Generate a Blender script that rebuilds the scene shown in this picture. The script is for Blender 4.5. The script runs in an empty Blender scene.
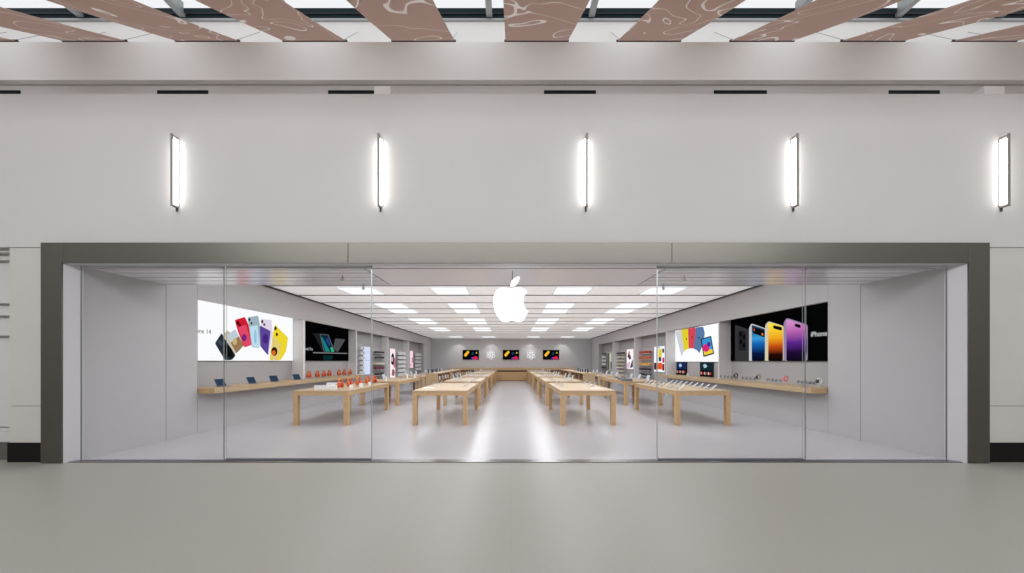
import bpy, bmesh, math, random
from mathutils import Vector, Matrix
random.seed(7)
S = bpy.context.scene
COL = S.collection
F = 370.0; CX = 511.0; CY = 361.0; EYE = 1.75      # measured focal length (px), vanishing point, eye height

# ---------------------------------------------------------------- camera, world, lights, exposure
cam = bpy.data.cameras.new('camera'); camo = bpy.data.objects.new('camera', cam); COL.objects.link(camo)
camo.location = (0, 0, EYE); camo.rotation_euler = (math.pi/2, 0, 0)
cam.sensor_width = 36; cam.lens = 36*F/1024; cam.shift_x = 1.0/1024; cam.shift_y = (CY-286.5)/1024
cam.clip_start = .05; cam.clip_end = 300
S.camera = camo
S.view_settings.view_transform = 'Standard'; S.view_settings.look = 'None'
S.view_settings.gamma = 1; S.view_settings.use_curve_mapping = False; S.view_settings.exposure = 0.0
w = bpy.data.worlds.new('world'); S.world = w; w.use_nodes = True
w.node_tree.nodes['Background'].inputs[0].default_value = (.95, .97, 1, 1)
w.node_tree.nodes['Background'].inputs[1].default_value = .95

def area(name, loc, rot, sx, sy, power, color=(1, 1, 1)):
    l = bpy.data.lights.new(name, 'AREA'); l.shape = 'RECTANGLE'; l.size = sx; l.size_y = sy; l.energy = power; l.color = color
    o = bpy.data.objects.new(name, l); COL.objects.link(o); o.location = loc; o.rotation_euler = rot
    return o
# unseen soft area light added behind the camera to light the facade
area('hall_fill_light', (0, -7.2, 8.8), (math.radians(72), 0, 0), 30, 2.4, 1620, (.97, .98, 1))

# ---------------------------------------------------------------- materials
def lin(c):
    return tuple((v/255/12.92 if v/255 <= .04045 else ((v/255+.055)/1.055)**2.4) for v in c)
MC = {}
def mat(name, rgb, rough=.5, metal=0, spec=.5, bump=0, bscale=40, var=0, vscale=3, stretch=None):
    if name in MC: return MC[name]
    m = bpy.data.materials.new(name); m.use_nodes = True; nt = m.node_tree
    b = nt.nodes['Principled BSDF']; c = lin(rgb)
    b.inputs['Base Color'].default_value = (*c, 1); b.inputs['Roughness'].default_value = rough
    b.inputs['Metallic'].default_value = metal; b.inputs['Specular IOR Level'].default_value = spec
    if var or bump:
        tc = nt.nodes.new('ShaderNodeTexCoord'); mp = nt.nodes.new('ShaderNodeMapping')
        nt.links.new(tc.outputs['Object'], mp.inputs[0])
        if stretch: mp.inputs['Scale'].default_value = stretch
        if var:
            n = nt.nodes.new('ShaderNodeTexNoise'); n.inputs['Scale'].default_value = vscale; n.inputs['Detail'].default_value = 4
            nt.links.new(mp.outputs[0], n.inputs[0])
            r = nt.nodes.new('ShaderNodeValToRGB'); r.color_ramp.elements[0].position = .3; r.color_ramp.elements[1].position = .7
            r.color_ramp.elements[0].color = (*[v*(1-var) for v in c], 1); r.color_ramp.elements[1].color = (*[min(1, v*(1+var)) for v in c], 1)
            nt.links.new(n.outputs[0], r.inputs[0]); nt.links.new(r.outputs[0], b.inputs['Base Color'])
        if bump:
            n2 = nt.nodes.new('ShaderNodeTexNoise'); n2.inputs['Scale'].default_value = bscale
            nt.links.new(mp.outputs[0], n2.inputs[0])
            bp = nt.nodes.new('ShaderNodeBump'); bp.inputs['Strength'].default_value = bump; bp.inputs['Distance'].default_value = .01
            nt.links.new(n2.outputs[0], bp.inputs['Height']); nt.links.new(bp.outputs[0], b.inputs['Normal'])
    MC[name] = m; return m
def emit(name, rgb, s=1.0, linear=False):
    if name in MC: return MC[name]
    m = bpy.data.materials.new(name); m.use_nodes = True; nt = m.node_tree; nt.nodes.clear()
    e = nt.nodes.new('ShaderNodeEmission'); o = nt.nodes.new('ShaderNodeOutputMaterial')
    e.inputs[0].default_value = (*(rgb if linear else lin(rgb)), 1); e.inputs[1].default_value = s
    nt.links.new(e.outputs[0], o.inputs[0]); MC[name] = m; return m
def emit_grad(name, stops, z0, z1):
    """backlit print whose ink colour runs from bottom (z0) to top (z1)"""
    m = bpy.data.materials.new(name); m.use_nodes = True; nt = m.node_tree; nt.nodes.clear()
    e = nt.nodes.new('ShaderNodeEmission'); o = nt.nodes.new('ShaderNodeOutputMaterial')
    tc = nt.nodes.new('ShaderNodeTexCoord'); sp = nt.nodes.new('ShaderNodeSeparateXYZ'); mr = nt.nodes.new('ShaderNodeMapRange')
    r = nt.nodes.new('ShaderNodeValToRGB'); cr = r.color_ramp
    nt.links.new(tc.outputs['Object'], sp.inputs[0]); nt.links.new(sp.outputs[2], mr.inputs[0])
    mr.inputs[1].default_value = z0; mr.inputs[2].default_value = z1
    nt.links.new(mr.outputs[0], r.inputs[0]); nt.links.new(r.outputs[0], e.inputs[0]); nt.links.new(e.outputs[0], o.inputs[0])
    while len(cr.elements) < len(stops): cr.elements.new(.5)
    for el, (p, c) in zip(cr.elements, stops): el.position = p; el.color = (*lin(c), 1)
    return m

M_wall = mat('painted plaster', (206, 203, 201), .8, var=.015, vscale=.6)
M_tile = mat('stone cladding', (203, 200, 194), .45, var=.02, vscale=1.5)
M_base = mat('black stone base', (15, 13, 12), .6, spec=.2)
M_white = mat('white paint', (238, 236, 234), .7)
M_grout = mat('joint', (120, 116, 110), .8)
M_steelframe = mat('brushed steel frame', (110, 107, 101), .34, metal=.9, var=.05, vscale=4, stretch=(1, 1, 30))
M_steel = mat('steel', (150, 150, 150), .35, metal=.9)
M_dark = mat('dark metal', (60, 60, 62), .45, metal=.6)
M_black = mat('black plastic', (14, 14, 15), .35)
M_slot = mat('black slot', (12, 11, 11), .9)
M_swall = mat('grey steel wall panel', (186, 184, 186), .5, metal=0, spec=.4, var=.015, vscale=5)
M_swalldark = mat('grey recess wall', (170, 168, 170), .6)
M_pier = mat('pale pier with painted glow', (226, 224, 227), .5)  # pale edges; colour whitened further to carry lightbox glow on the returns
M_reveal = mat('dark shadow gap', (70, 68, 70), .8)
M_ceil = mat('white ceiling with weak glow', (245, 244, 246), .8); _b = M_ceil.node_tree.nodes['Principled BSDF']; _b.inputs['Emission Color'].default_value = (.95, .97, 1, 1); _b.inputs['Emission Strength'].default_value = .30  # weak even emission put into the material to brighten the ceiling
M_soffit = mat('soffit panel', (246, 243, 247), .22, spec=.9)
M_groove = mat('groove', (120, 118, 121), .8)
M_lamp = emit('ceiling light diffuser', (.965, .985, 1), 1.15, True)
M_mullion = mat('mullion', (165, 168, 168), .4, metal=.5)
M_teal = mat('dark glass', (14, 34, 40), .6, spec=.2)
M_winered = mat('case red', (175, 45, 30), .5)
M_orange = mat('orange', (204, 96, 42), .6)
M_yellow = mat('amber', (225, 165, 50), .5)
M_silver = mat('silver aluminium', (200, 202, 206), .3, metal=.6)
M_white_pl = mat('white plastic', (238, 238, 240), .4)
M_grey_pl = mat('grey plastic', (120, 122, 128), .4)
M_pink = mat('pink', (225, 110, 110), .5)
M_green = mat('green band', (120, 150, 95), .5)
M_navy = mat('navy', (50, 62, 84), .4)
M_brown = mat('brown leather', (110, 66, 34), .6)
M_screen = emit('lit dark screen', (46, 62, 82), 1)
M_screen2 = emit('lit pale screen', (196, 202, 212), 1)

def wood(name, light, dark, rough=.4):
    m = bpy.data.materials.new(name); m.use_nodes = True; nt = m.node_tree; b = nt.nodes['Principled BSDF']
    tc = nt.nodes.new('ShaderNodeTexCoord'); mp = nt.nodes.new('ShaderNodeMapping'); mp.inputs['Scale'].default_value = (9, .9, 9)
    n = nt.nodes.new('ShaderNodeTexNoise'); n.inputs['Scale'].default_value = 2.2; n.inputs['Detail'].default_value = 6; n.inputs['Distortion'].default_value = .6
    r = nt.nodes.new('ShaderNodeValToRGB'); r.color_ramp.elements[0].position = .3; r.color_ramp.elements[1].position = .72
    r.color_ramp.elements[0].color = (*lin(dark), 1); r.color_ramp.elements[1].color = (*lin(light), 1)
    nt.links.new(tc.outputs['Object'], mp.inputs[0]); nt.links.new(mp.outputs[0], n.inputs[0]); nt.links.new(n.outputs[0], r.inputs[0])
    nt.links.new(r.outputs[0], b.inputs['Base Color']); b.inputs['Roughness'].default_value = rough
    return m
M_wood = wood('light maple', (190, 167, 135), (178, 152, 119))
M_wood2 = wood('light maple end grain', (206, 172, 128), (188, 152, 108))

def floor_mat(name, rgb, rough, tile, var, spec=.5):
    m = bpy.data.materials.new(name); m.use_nodes = True; nt = m.node_tree; b = nt.nodes['Principled BSDF']; c = lin(rgb)
    tc = nt.nodes.new('ShaderNodeTexCoord')
    br = nt.nodes.new('ShaderNodeTexBrick'); br.offset = 0; br.inputs['Scale'].default_value = 1; br.inputs['Brick Width'].default_value = tile; br.inputs['Row Height'].default_value = tile
    br.inputs['Mortar Size'].default_value = .003; br.inputs['Mortar Smooth'].default_value = .5
    br.inputs['Color1'].default_value = (*[v*(1-var) for v in c], 1); br.inputs['Color2'].default_value = (*[v*(1+var) for v in c], 1)
    br.inputs['Mortar'].default_value = (*[v*.9 for v in c], 1)
    n = nt.nodes.new('ShaderNodeTexNoise'); n.inputs['Scale'].default_value = 60
    mx = nt.nodes.new('ShaderNodeMixRGB'); mx.blend_type = 'SOFT_LIGHT'; mx.inputs[0].default_value = .08
    nt.links.new(tc.outputs['Object'], br.inputs[0]); nt.links.new(tc.outputs['Object'], n.inputs[0])
    nt.links.new(br.outputs[0], mx.inputs[1]); nt.links.new(n.outputs[0], mx.inputs[2]); nt.links.new(mx.outputs[0], b.inputs['Base Color'])
    b.inputs['Roughness'].default_value = rough; b.inputs['Specular IOR Level'].default_value = spec
    return m
M_floor_hall = floor_mat('hall terrazzo', (161, 158, 150), .40, 1.2, .006, .35)
M_floor_store = floor_mat('store terrazzo', (184, 182, 186), .24, .76, .01, .45)

def glass_mat(name, tint, ior):
    m = bpy.data.materials.new(name); m.use_nodes = True; nt = m.node_tree; nt.nodes.clear()
    t = nt.nodes.new('ShaderNodeBsdfTransparent'); t.inputs[0].default_value = (*tint, 1)
    g = nt.nodes.new('ShaderNodeBsdfGlossy'); g.inputs['Roughness'].default_value = .02
    f = nt.nodes.new('ShaderNodeFresnel'); f.inputs[0].default_value = ior
    x = nt.nodes.new('ShaderNodeMixShader'); o = nt.nodes.new('ShaderNodeOutputMaterial')
    ge = nt.nodes.new('ShaderNodeNewGeometry'); sb = nt.nodes.new('ShaderNodeMath'); sb.operation = 'SUBTRACT'; sb.inputs[0].default_value = 1
    mu = nt.nodes.new('ShaderNodeMath'); mu.operation = 'MULTIPLY'      # reflect on the outer side of each face only
    nt.links.new(ge.outputs['Backfacing'], sb.inputs[1]); nt.links.new(sb.outputs[0], mu.inputs[0]); nt.links.new(f.outputs[0], mu.inputs[1])
    nt.links.new(mu.outputs[0], x.inputs[0]); nt.links.new(t.outputs[0], x.inputs[1]); nt.links.new(g.outputs[0], x.inputs[2]); nt.links.new(x.outputs[0], o.inputs[0])
    return m
M_glass = glass_mat('clear glass', (.99, .995, .995), 1.12)
M_roofglass = glass_mat('roof glass', (.99, .99, .99), 1.05)

def banner_mat():
    m = bpy.data.materials.new('brown printed fabric'); m.use_nodes = True; nt = m.node_tree; b = nt.nodes['Principled BSDF']
    g = nt.nodes.new('ShaderNodeNewGeometry'); mp = nt.nodes.new('ShaderNodeMapping'); mp.inputs['Scale'].default_value = (.5, .34, .34)
    n = nt.nodes.new('ShaderNodeTexNoise'); n.inputs['Scale'].default_value = 1.0; n.inputs['Detail'].default_value = 1.2; n.inputs['Distortion'].default_value = 1.6
    a0 = nt.nodes.new('ShaderNodeMath'); a0.operation = 'MULTIPLY'; a0.inputs[1].default_value = 5.5
    a1 = nt.nodes.new('ShaderNodeMath'); a1.operation = 'FRACT'
    a = nt.nodes.new('ShaderNodeMath'); a.operation = 'SUBTRACT'; a.inputs[1].default_value = .5
    b2 = nt.nodes.new('ShaderNodeMath'); b2.operation = 'ABSOLUTE'
    c = nt.nodes.new('ShaderNodeMath'); c.operation = 'LESS_THAN'; c.inputs[1].default_value = .035
    mx = nt.nodes.new('ShaderNodeMixRGB'); mx.inputs[1].default_value = (*lin((212, 190, 180)), 1); mx.inputs[2].default_value = (*lin((246, 242, 238)), 1)
    L = nt.links.new
    L(g.outputs['Position'], mp.inputs[0]); L(mp.outputs[0], n.inputs[0]); L(n.outputs[0], a0.inputs[0]); L(a0.outputs[0], a1.inputs[0]); L(a1.outputs[0], a.inputs[0]); L(a.outputs[0], b2.inputs[0]); L(b2.outputs[0], c.inputs[0]); L(c.outputs[0], mx.inputs[0]); L(mx.outputs[0], b.inputs['Base Color'])
    b.inputs['Roughness'].default_value = .9
    # cloth lets some daylight through
    tr = nt.nodes.new('ShaderNodeBsdfTranslucent'); L(mx.outputs[0], tr.inputs[0])
    ms = nt.nodes.new('ShaderNodeMixShader'); ms.inputs[0].default_value = .5
    o = nt.nodes['Material Output']; L(b.outputs[0], ms.inputs[1]); L(tr.outputs[0], ms.inputs[2]); L(ms.outputs[0], o.inputs[0])
    return m
M_banner = banner_mat()

# ---------------------------------------------------------------- mesh helpers
class MB:
    def __init__(s): s.bm = bmesh.new()
    def box(s, x0, x1, y0, y1, z0, z1, bev=0, m=None):
        b = bmesh.new(); bmesh.ops.create_cube(b, size=1)
        for v in b.verts: v.co = Vector(((x0+x1)/2+v.co.x*(x1-x0), (y0+y1)/2+v.co.y*(y1-y0), (z0+z1)/2+v.co.z*(z1-z0)))
        if bev: bmesh.ops.bevel(b, geom=b.edges[:], offset=bev, segments=2, affect='EDGES', profile=.5)
        return s._add(b, m)
    def _add(s, b, m=None):
        if m is not None: bmesh.ops.transform(b, matrix=m, verts=b.verts)
        me = bpy.data.meshes.new('tmp'); b.to_mesh(me); b.free(); s.bm.from_mesh(me); bpy.data.meshes.remove(me); return s
    def cyl(s, p, q, r, r2=None, seg=16):
        p = Vector(p); q = Vector(q); d = q-p; b = bmesh.new()
        bmesh.ops.create_cone(b, cap_ends=True, segments=seg, radius1=r, radius2=r if r2 is None else r2, depth=d.length)
        return s._add(b, Matrix.Translation((p+q)/2) @ d.to_track_quat('Z', 'Y').to_matrix().to_4x4())
    def sph(s, c, rx, ry, rz, u=16, v=10):
        b = bmesh.new(); bmesh.ops.create_uvsphere(b, u_segments=u, v_segments=v, radius=1)
        return s._add(b, Matrix.Translation(c) @ Matrix.Diagonal((rx, ry, rz, 1)))
    def tube(s, pts, r, seg=8):
        pts = [Vector(p) for p in pts]; rings = []
        for i, p in enumerate(pts):
            d = (pts[min(i+1, len(pts)-1)]-pts[max(i-1, 0)]).normalized(); q = d.to_track_quat('Z', 'Y')
            rings.append([s.bm.verts.new(p+q @ Vector((math.cos(a)*r, math.sin(a)*r, 0))) for a in [k*2*math.pi/seg for k in range(seg)]])
        for a, b in zip(rings, rings[1:]):
            for k in range(seg): s.bm.faces.new((a[k], a[(k+1) % seg], b[(k+1) % seg], b[k]))
        s.bm.faces.new(rings[0][::-1]); s.bm.faces.new(rings[-1]); return s
    def prism(s, pts, d):
        """polygon (3-D points) extruded along vector d"""
        pts = [Vector(p) for p in pts]; d = Vector(d)
        a = [s.bm.verts.new(p) for p in pts]; b = [s.bm.verts.new(p+d) for p in pts]; n = len(a)
        s.bm.faces.new(a); s.bm.faces.new(b[::-1])
        for i in range(n): s.bm.faces.new((a[i], b[i], b[(i+1) % n], a[(i+1) % n]))
        return s
    def build(s, name, material, parent=None, smooth=False, loc=None):
        bmesh.ops.recalc_face_normals(s.bm, faces=s.bm.faces[:])
        me = bpy.data.meshes.new(name); s.bm.to_mesh(me); s.bm.free(); me.materials.append(material)
        if smooth:
            for p in me.polygons: p.use_smooth = True
            try: me.set_sharp_from_angle(angle=math.radians(40))
            except Exception: pass
        o = bpy.data.objects.new(name, me); COL.objects.link(o)
        if parent: o.parent = parent
        if loc: o.location = loc
        return o
def tag(o, label, cat, group=None, kind=None):
    o['label'] = label; o['category'] = cat
    if group: o['group'] = group
    if kind: o['kind'] = kind
    return o
def empty(name, loc, label=None, cat=None, group=None, rz=0):
    o = bpy.data.objects.new(name, None); COL.objects.link(o); o.location = loc; o.rotation_euler = (0, 0, rz); o.empty_display_size = .1
    if label: tag(o, label, cat, group)
    return o
def struct(name, mb, m):
    o = mb.build(name, m); o['kind'] = 'structure'; return o
def copy_tree(o, loc, rz=0, label=None, parent=None):
    c = o.copy(); COL.objects.link(c)
    if parent is None:
        c.location = loc; c.rotation_euler = (0, 0, rz)
        if label: c['label'] = label
    else: c.parent = parent
    for ch in o.children: copy_tree(ch, None, parent=c)
    return c
class Kind:
    """first use moves the prototype itself, later uses copy it with all its parts"""
    def __init__(s, proto): s.p = proto; s.used = False
    def put(s, loc, label, rz=0, group=None):
        if not s.used:
            s.used = True; s.p.location = loc; s.p.rotation_euler = (0, 0, rz); s.p['label'] = label; o = s.p
        else: o = copy_tree(s.p, loc, rz, label)
        if loc[2] > .1 and o['category'] not in ('ceiling light', 'sensor', 'wall light'): o.location.z += .0015
        if group: o['group'] = group
        return o
ORD = ['nearest', 'second', 'third', 'fourth', 'fifth', 'sixth', 'seventh', 'eighth', 'ninth', 'tenth']
def X(px, Y): return (px-CX)/F*Y
def Z(py, Y): return EYE+(CY-py)/F*Y

# ---------------------------------------------------------------- shell dimensions
YF = 6.40           # hall facade face
YG = 6.50           # glass line
XL, XR = -7.58, 7.68
YB = 35.3           # store back wall
ZS = 3.42           # entrance soffit
YS = 8.13
def zc(y): return 4.13-(y-YS)*(4.13-3.91)/(YB-YS)

# floors
struct('floor', MB().box(-17, 17, -9, 6.36, -.1, 0).box(-17, -8.2, 6.36, 6.9, -.1, 0).box(8.3, 17, 6.36, 6.9, -.1, 0), M_floor_hall)
struct('floor_store', MB().box(-8.2, 8.3, 6.36, YB+.1, -.1, 0), M_floor_store)

# facade of the hall
f = MB(); f.box(-17, 17, YF, YF+.25, 3.72, Z(94, YF)); f.box(-17, 17, YF+.25, 9.0, Z(94, YF)-.12, Z(94, YF)-.02); struct('wall_facade', f, M_wall)
XN = X(8, YF)
f = MB()
f.box(XN, -7.85, YF+.02, YF+.25, .335, .965); f.box(XN, -7.85, YF+.02, YF+.25, .975, 3.72)
f.box(8.0, 17, YF+.02, YF+.25, .335, .965); f.box(8.0, 17, YF+.02, YF+.25, .975, 3.72)
struct('wall_cladding', f, M_tile)
struct('trim_1', MB().box(XN+.02, -7.85, YF+.03, YF+.24, .965, .975).box(8.0, 17, YF+.03, YF+.24, .965, .975), M_grout)
struct('baseboard_facade', MB().box(XN, -7.9, YF-.01, YF+.24, 0, .335).box(8.0, 17, YF-.01, YF+.24, 0, .335), M_base)
# neighbouring shop front (panelled) at the far left edge
n = MB(); n.box(-17, XN, YF+.30, YF+.40, 0, 3.72)
xs = [XN-.02-1.25*k for k in range(7)]
for k in range(6):
    a, b = xs[k+1]+.02, xs[k]
    n.box(b-.10, b, YF+.20, YF+.30, .3, 3.70, .01); n.box(a, a+.10, YF+.20, YF+.30, .3, 3.70, .01)
    for z0, z1 in ((3.55, 3.70), (2.78, 2.9), (2.56, 2.62), (2.2, 2.3), (.3, .48)): n.box(a+.1, b-.1, YF+.21, YF+.30, z0, z1, .01)
    n.box(a+.18, b-.18, YF+.25, YF+.30, .56, 2.1, .02)
n.box(-17, XN, YF+.10, YF+.30, 3.66, 3.72)
struct('wall_neighbour', n, M_wall)
struct('baseboard_neighbour', MB().box(-17, XN-.01, YF+.16, YF+.30, 0, .3), mat('grey base', (92, 88, 84), .5))

# recess, beam and clerestory above the facade
struct('wall_recess', MB().box(-17, 17, 7.33, 7.6, Z(94, YF)-.15, 7.89), M_wall)
struct('trim_beam', MB().box(-17, 17, 7.2, 7.32, Z(80, 7.2), Z(42, 7.2)).box(-17, 17, 7.32, 8.35, 7.9, Z(42, 7.2)), M_white)
struct('wall_clerestory', MB().box(-17, 17, 11.0, 11.2, 7.86, Z(22, 11)).box(-17, 17, 8.35, 11.0, 7.86, 7.96), M_white)
sl = [(-30, 20), (157, 208), (328, 374), (544, 596), (714, 767), (889, 940)]
sw = ['at the far left edge', 'second from the left', 'third from the left', 'fourth from the left', 'fifth from the left', 'last at the right']
for (a, b), s_ in zip(sl, sw):
    o = MB().box(X(a, 7.32), X(b, 7.32), 7.32, 7.329, Z(94.6, 7.32), Z(90.2, 7.32)).build('air_slot', M_slot)
    tag(o, 'long black air slot in the recess above the hall wall, '+s_, 'vent', 'air slots above the hall wall')
for (a, b), s_ in zip([(374, 390), (985, 1005)], ['near the middle', 'at the right']):
    o = MB().box(X(a, 7.05), X(b, 7.05), 7.05, 7.32, Z(94, YF)-.02, Z(86, 7.05), .01).build('ledge_block', M_white)
    tag(o, 'white block on the ledge above the hall wall, '+s_, 'block', 'blocks on the ledge')

# skylight : dark gutter glass, bars and roof panes
ZK = Z(8, 11)
struct('window_1', MB().box(-17, 17, 11.0, 11.15, Z(20, 11), ZK), M_teal)
struct('trim_2', MB().box(-17, 17, 10.94, 11.15, Z(22, 11), Z(20, 11)), M_mullion)
struct('trim_3', MB().box(-17, 17, 10.97, 11.0, Z(14.6, 11), Z(13.8, 11)), M_dark)
struct('window_2', MB().box(-17, 17, -9, 11.15, ZK+.10, ZK+.104), M_roofglass)
for k in range(10):
    x = -12.72+3.02*k
    o = MB().box(x-.09, x+.09, -9, 10.94, ZK-.34, ZK-.24, .01).box(x-.02, x+.02, -9, 10.94, ZK-.24, ZK+.10).build('skylight_bar', M_mullion)
    tag(o, 'grey metal skylight bar running overhead, number %s from the left' % ['one', 'two', 'three', 'four', 'five', 'six', 'seven', 'eight', 'nine', 'ten'][k], 'beam', 'skylight bars')
# banners of printed cloth on the slope below the skylight
bc = [-14.2, -11.25, -8.2, -5.3, -2.36, .69, 3.72, 6.78, 9.78, 12.8]
bw = ['at the far left corner', 'second from the left', 'third from the left', 'fourth from the left', 'fifth from the left', 'just right of the middle', 'fourth from the right', 'third from the right', 'second from the right', 'at the far right corner']
DN = Vector((0, .5486, -1)).normalized()*-1
for k, x in enumerate(bc):
    t = empty('hanging_banner', (x, 10.0, 10.4), 'brown cloth banner with white contour lines, '+bw[k], 'banner', 'brown banners below the skylight')
    mb = MB(); N = 14; hw = .84
    rows = []
    for i in range(N+1):
        q = i/N*6.6; sag = -.10*math.sin(math.pi*i/N)
        rows.append((-q, -q*.5486+sag))
    for (y0, z0), (y1, z1) in zip(rows, rows[1:]):
        mb.prism([(-hw, y0, z0), (hw, y0, z0), (hw, y1, z1), (-hw, y1, z1)], (0, -.004, .008))
    bmesh.ops.remove_doubles(mb.bm, verts=mb.bm.verts[:], dist=.0005)
    mb.build('cloth', M_banner, t)
    MB().cyl((-hw-.03, .0, 0), (hw+.03, .0, 0), .03).build('rod', M_dark, t)
    for sx in (-1, 1):
        MB().cyl((sx*hw*.9, 0, .02), (sx*hw*.9, .97, 1.1), .006).build('cable', M_steel, t)

# rest of the concourse behind the camera
struct('wall_opposite', MB().box(-17, 17, -9.2, -9, 4.2, ZK+.1), M_wall)
struct('wall_opposite_shopfronts', MB().box(-17, 17, -9.2, -9.04, 0, 4.2), mat('dark shop fronts', (48, 46, 42), .6))
struct('wall_left', MB().box(-17.2, -17, -9, 11.2, 0, ZK+.1), M_wall)
struct('wall_right', MB().box(17, 17.2, -9, 11.2, 0, ZK+.1), M_wall)

# ---------------------------------------------------------------- wall sconces
def sconce():
    t = empty('wall_sconce', (0, 0, 0), 'x', 'wall light', 'tubular wall lights')
    z0, z1 = 4.38, 5.62
    MB().box(-.035, .035, -.02, 0, z0+.04, z1-.04, .004).build('backplate', M_silver, t)
    MB().cyl((0, -.05, z0+.07), (0, -.05, z1-.08), .042, seg=24).build('light_tube', M_tube, t, smooth=True)
    MB().box(-.021, .021, -.122, -.106, z0, z1, .004).build('front_bar', M_barm, t)
    for zz, n_ in ((z0+.02, 'bracket'), (z1-.03, 'bracket')):
        MB().box(-.018, .018, -.108, 0, zz-.015, zz+.015, .003).build(n_, M_barm, t)
    MB().cyl((0, -.02, z0-.05), (0, -.02, z0+.03), .014).build('end_cap', M_dark, t)
    return t
M_tube = emit('sconce tube', (1, .99, .97), 9, True)
M_barm = mat('sconce bar', (140, 137, 132), .5, metal=.3)
SC = Kind(sconce())
for x, s_ in zip([-5.765, -2.25, 1.29, 4.87, 8.46], ['leftmost of five', 'second from the left', 'middle one, right of the fruit emblem', 'second from the right', 'rightmost of five']):
    SC.put((x, YF, 0), 'tall glowing tube light on the upper wall, '+s_)

# ---------------------------------------------------------------- steel portal frame
FX0, FX1 = X(40.5, 6.317), X(990, 6.317); IX0, IX1 = X(61.5, 6.317), X(969, 6.317)
ZT, ZI = Z(242.5, 6.317), Z(263, 6.317)
t = empty('portal_frame', ((FX0+FX1)/2, 6.317, 0), 'brushed grey steel portal frame around the whole shop opening', 'frame')
cx0 = (FX0+FX1)/2
jx = [FX0, X(61.5, 6.317), X(348, 6.317), X(672, 6.317), X(969, 6.317), FX1]
MB().box(FX0-cx0, IX0-cx0, 0, .022, 0, ZT, .003).box(FX0-cx0, IX0-cx0-.04, .022, .10, 0, ZT).build('jamb', M_steelframe, t)
MB().box(IX1-cx0, FX1-cx0, 0, .022, 0, ZT, .003).box(IX1-cx0+.04, FX1-cx0, .022, .10, 0, ZT).build('jamb', M_steelframe, t)
for a, b in ((jx[1], jx[2]), (jx[2], jx[3]), (jx[3], jx[4])):
    MB().box(a-cx0+.004, b-cx0-.004, 0, .022, ZI, ZT, .003).build('header_panel', M_steelframe, t)
MB().box(IX0-cx0-.01, IX1-cx0+.01, .022, .10, ZI+.08, ZT-.01).build('header_core', M_dark, t)
# returns (light coloured) between frame and glass
r = MB()
r.prism([(IX0-.03, 6.341, 0), (IX0+.0, 6.341, 0), (XL, 6.56, 0), (XL-.1, 6.56, 0)], (0, 0, ZS))
r.prism([(IX1+.03, 6.341, 0), (IX1-.0, 6.341, 0), (XR, 6.56, 0), (XR+.1, 6.56, 0)], (0, 0, ZS))
r.box(IX0, IX1, 6.341, 6.56, ZI-.002, ZI+.06)
struct('trim_4', r, mat('light steel return', (214, 212, 216), .45))
struct('trim_5', MB().box(IX0+.05, IX1-.05, 6.37, 6.545, 0, .012), mat('polished threshold', (130, 130, 132), .22, metal=1))

# ---------------------------------------------------------------- store shell
def side_wall(s, XW, XB, name, E, label=''):
    """s=-1 left, +1 right. XW wall face, XB recess face, E bay edges along Y"""
    def bx(m, xa, xb, *r): m.box(min(xa, xb), max(xa, xb), *r)
    XO = XB+s*.12; HB = 3.252 if s < 0 else 3.20
    w_ = MB()
    bx(w_, XW, XO, 6.56, YS-.003, 0, ZS+.9); bx(w_, XW, XO, YS+.003, E[0][0], 0, 4.25)
    bx(w_, XW, XO, E[-1][1], YB, 0, 4.25)
    bx(w_, XW, XW+s*.10, E[0][0], E[-1][1], HB, 4.25); bx(w_, XW+s*.10, XO, E[0][0], E[-1][1], 3.45, 4.25)
    bx(w_, XW, XO, E[0][0], E[1][1], 0, .955)
    struct(name, w_, M_swall)
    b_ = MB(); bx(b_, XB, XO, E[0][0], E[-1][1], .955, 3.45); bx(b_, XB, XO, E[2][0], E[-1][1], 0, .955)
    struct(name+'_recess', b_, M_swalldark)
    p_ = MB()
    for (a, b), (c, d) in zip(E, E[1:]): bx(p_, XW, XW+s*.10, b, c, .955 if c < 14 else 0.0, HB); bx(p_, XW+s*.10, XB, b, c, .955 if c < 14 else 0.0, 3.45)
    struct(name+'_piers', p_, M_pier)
    # dark gap under the ceiling
    g = MB(); bx(g, XW-s*.004, XW-s*.02, YS+.2, YB-.01, 0, 0.001)
    g.bm.clear()
    y0, y1 = YS+.2, YB
    g.prism([(XW-s*.001, y0, zc(y0)-.005), (XW-s*.03, y0, zc(y0)-.005), (XW-s*.03, y1, zc(y1)-.005), (XW-s*.001, y1, zc(y1)-.005)], (0, 0, -.05))
    struct('trim_cove_'+('left' if s < 0 else 'right'), g, M_reveal)
    # seam lines
    g = MB(); bx(g, XW, XW-s*.001, YS-.006, YS+.006, 0, ZS); bx(g, XW, XW-s*.001, E[0][0]-.007, E[0][0]-.001, 0, 4.0)
    struct('trim_seam_'+('left' if s < 0 else 'right'), g, M_groove)
EL = [(8.95, 13.50), (13.62, 18.12), (18.22, 22.78), (22.88, 27.46), (27.56, 32.1)]
ER = [(8.97, 13.66), (13.71, 18.26), (18.36, 22.98), (23.08, 27.88), (27.98, 32.4)]
XBL, XBR = -8.0, 8.15
side_wall(-1, XL, XBL, 'wall_store_left', EL)
side_wall(1, XR, XBR, 'wall_store_right', ER)
struct('wall_back', MB().box(-8.1, 8.3, YB, YB+.15, 0, 4.25), M_swall)
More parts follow.
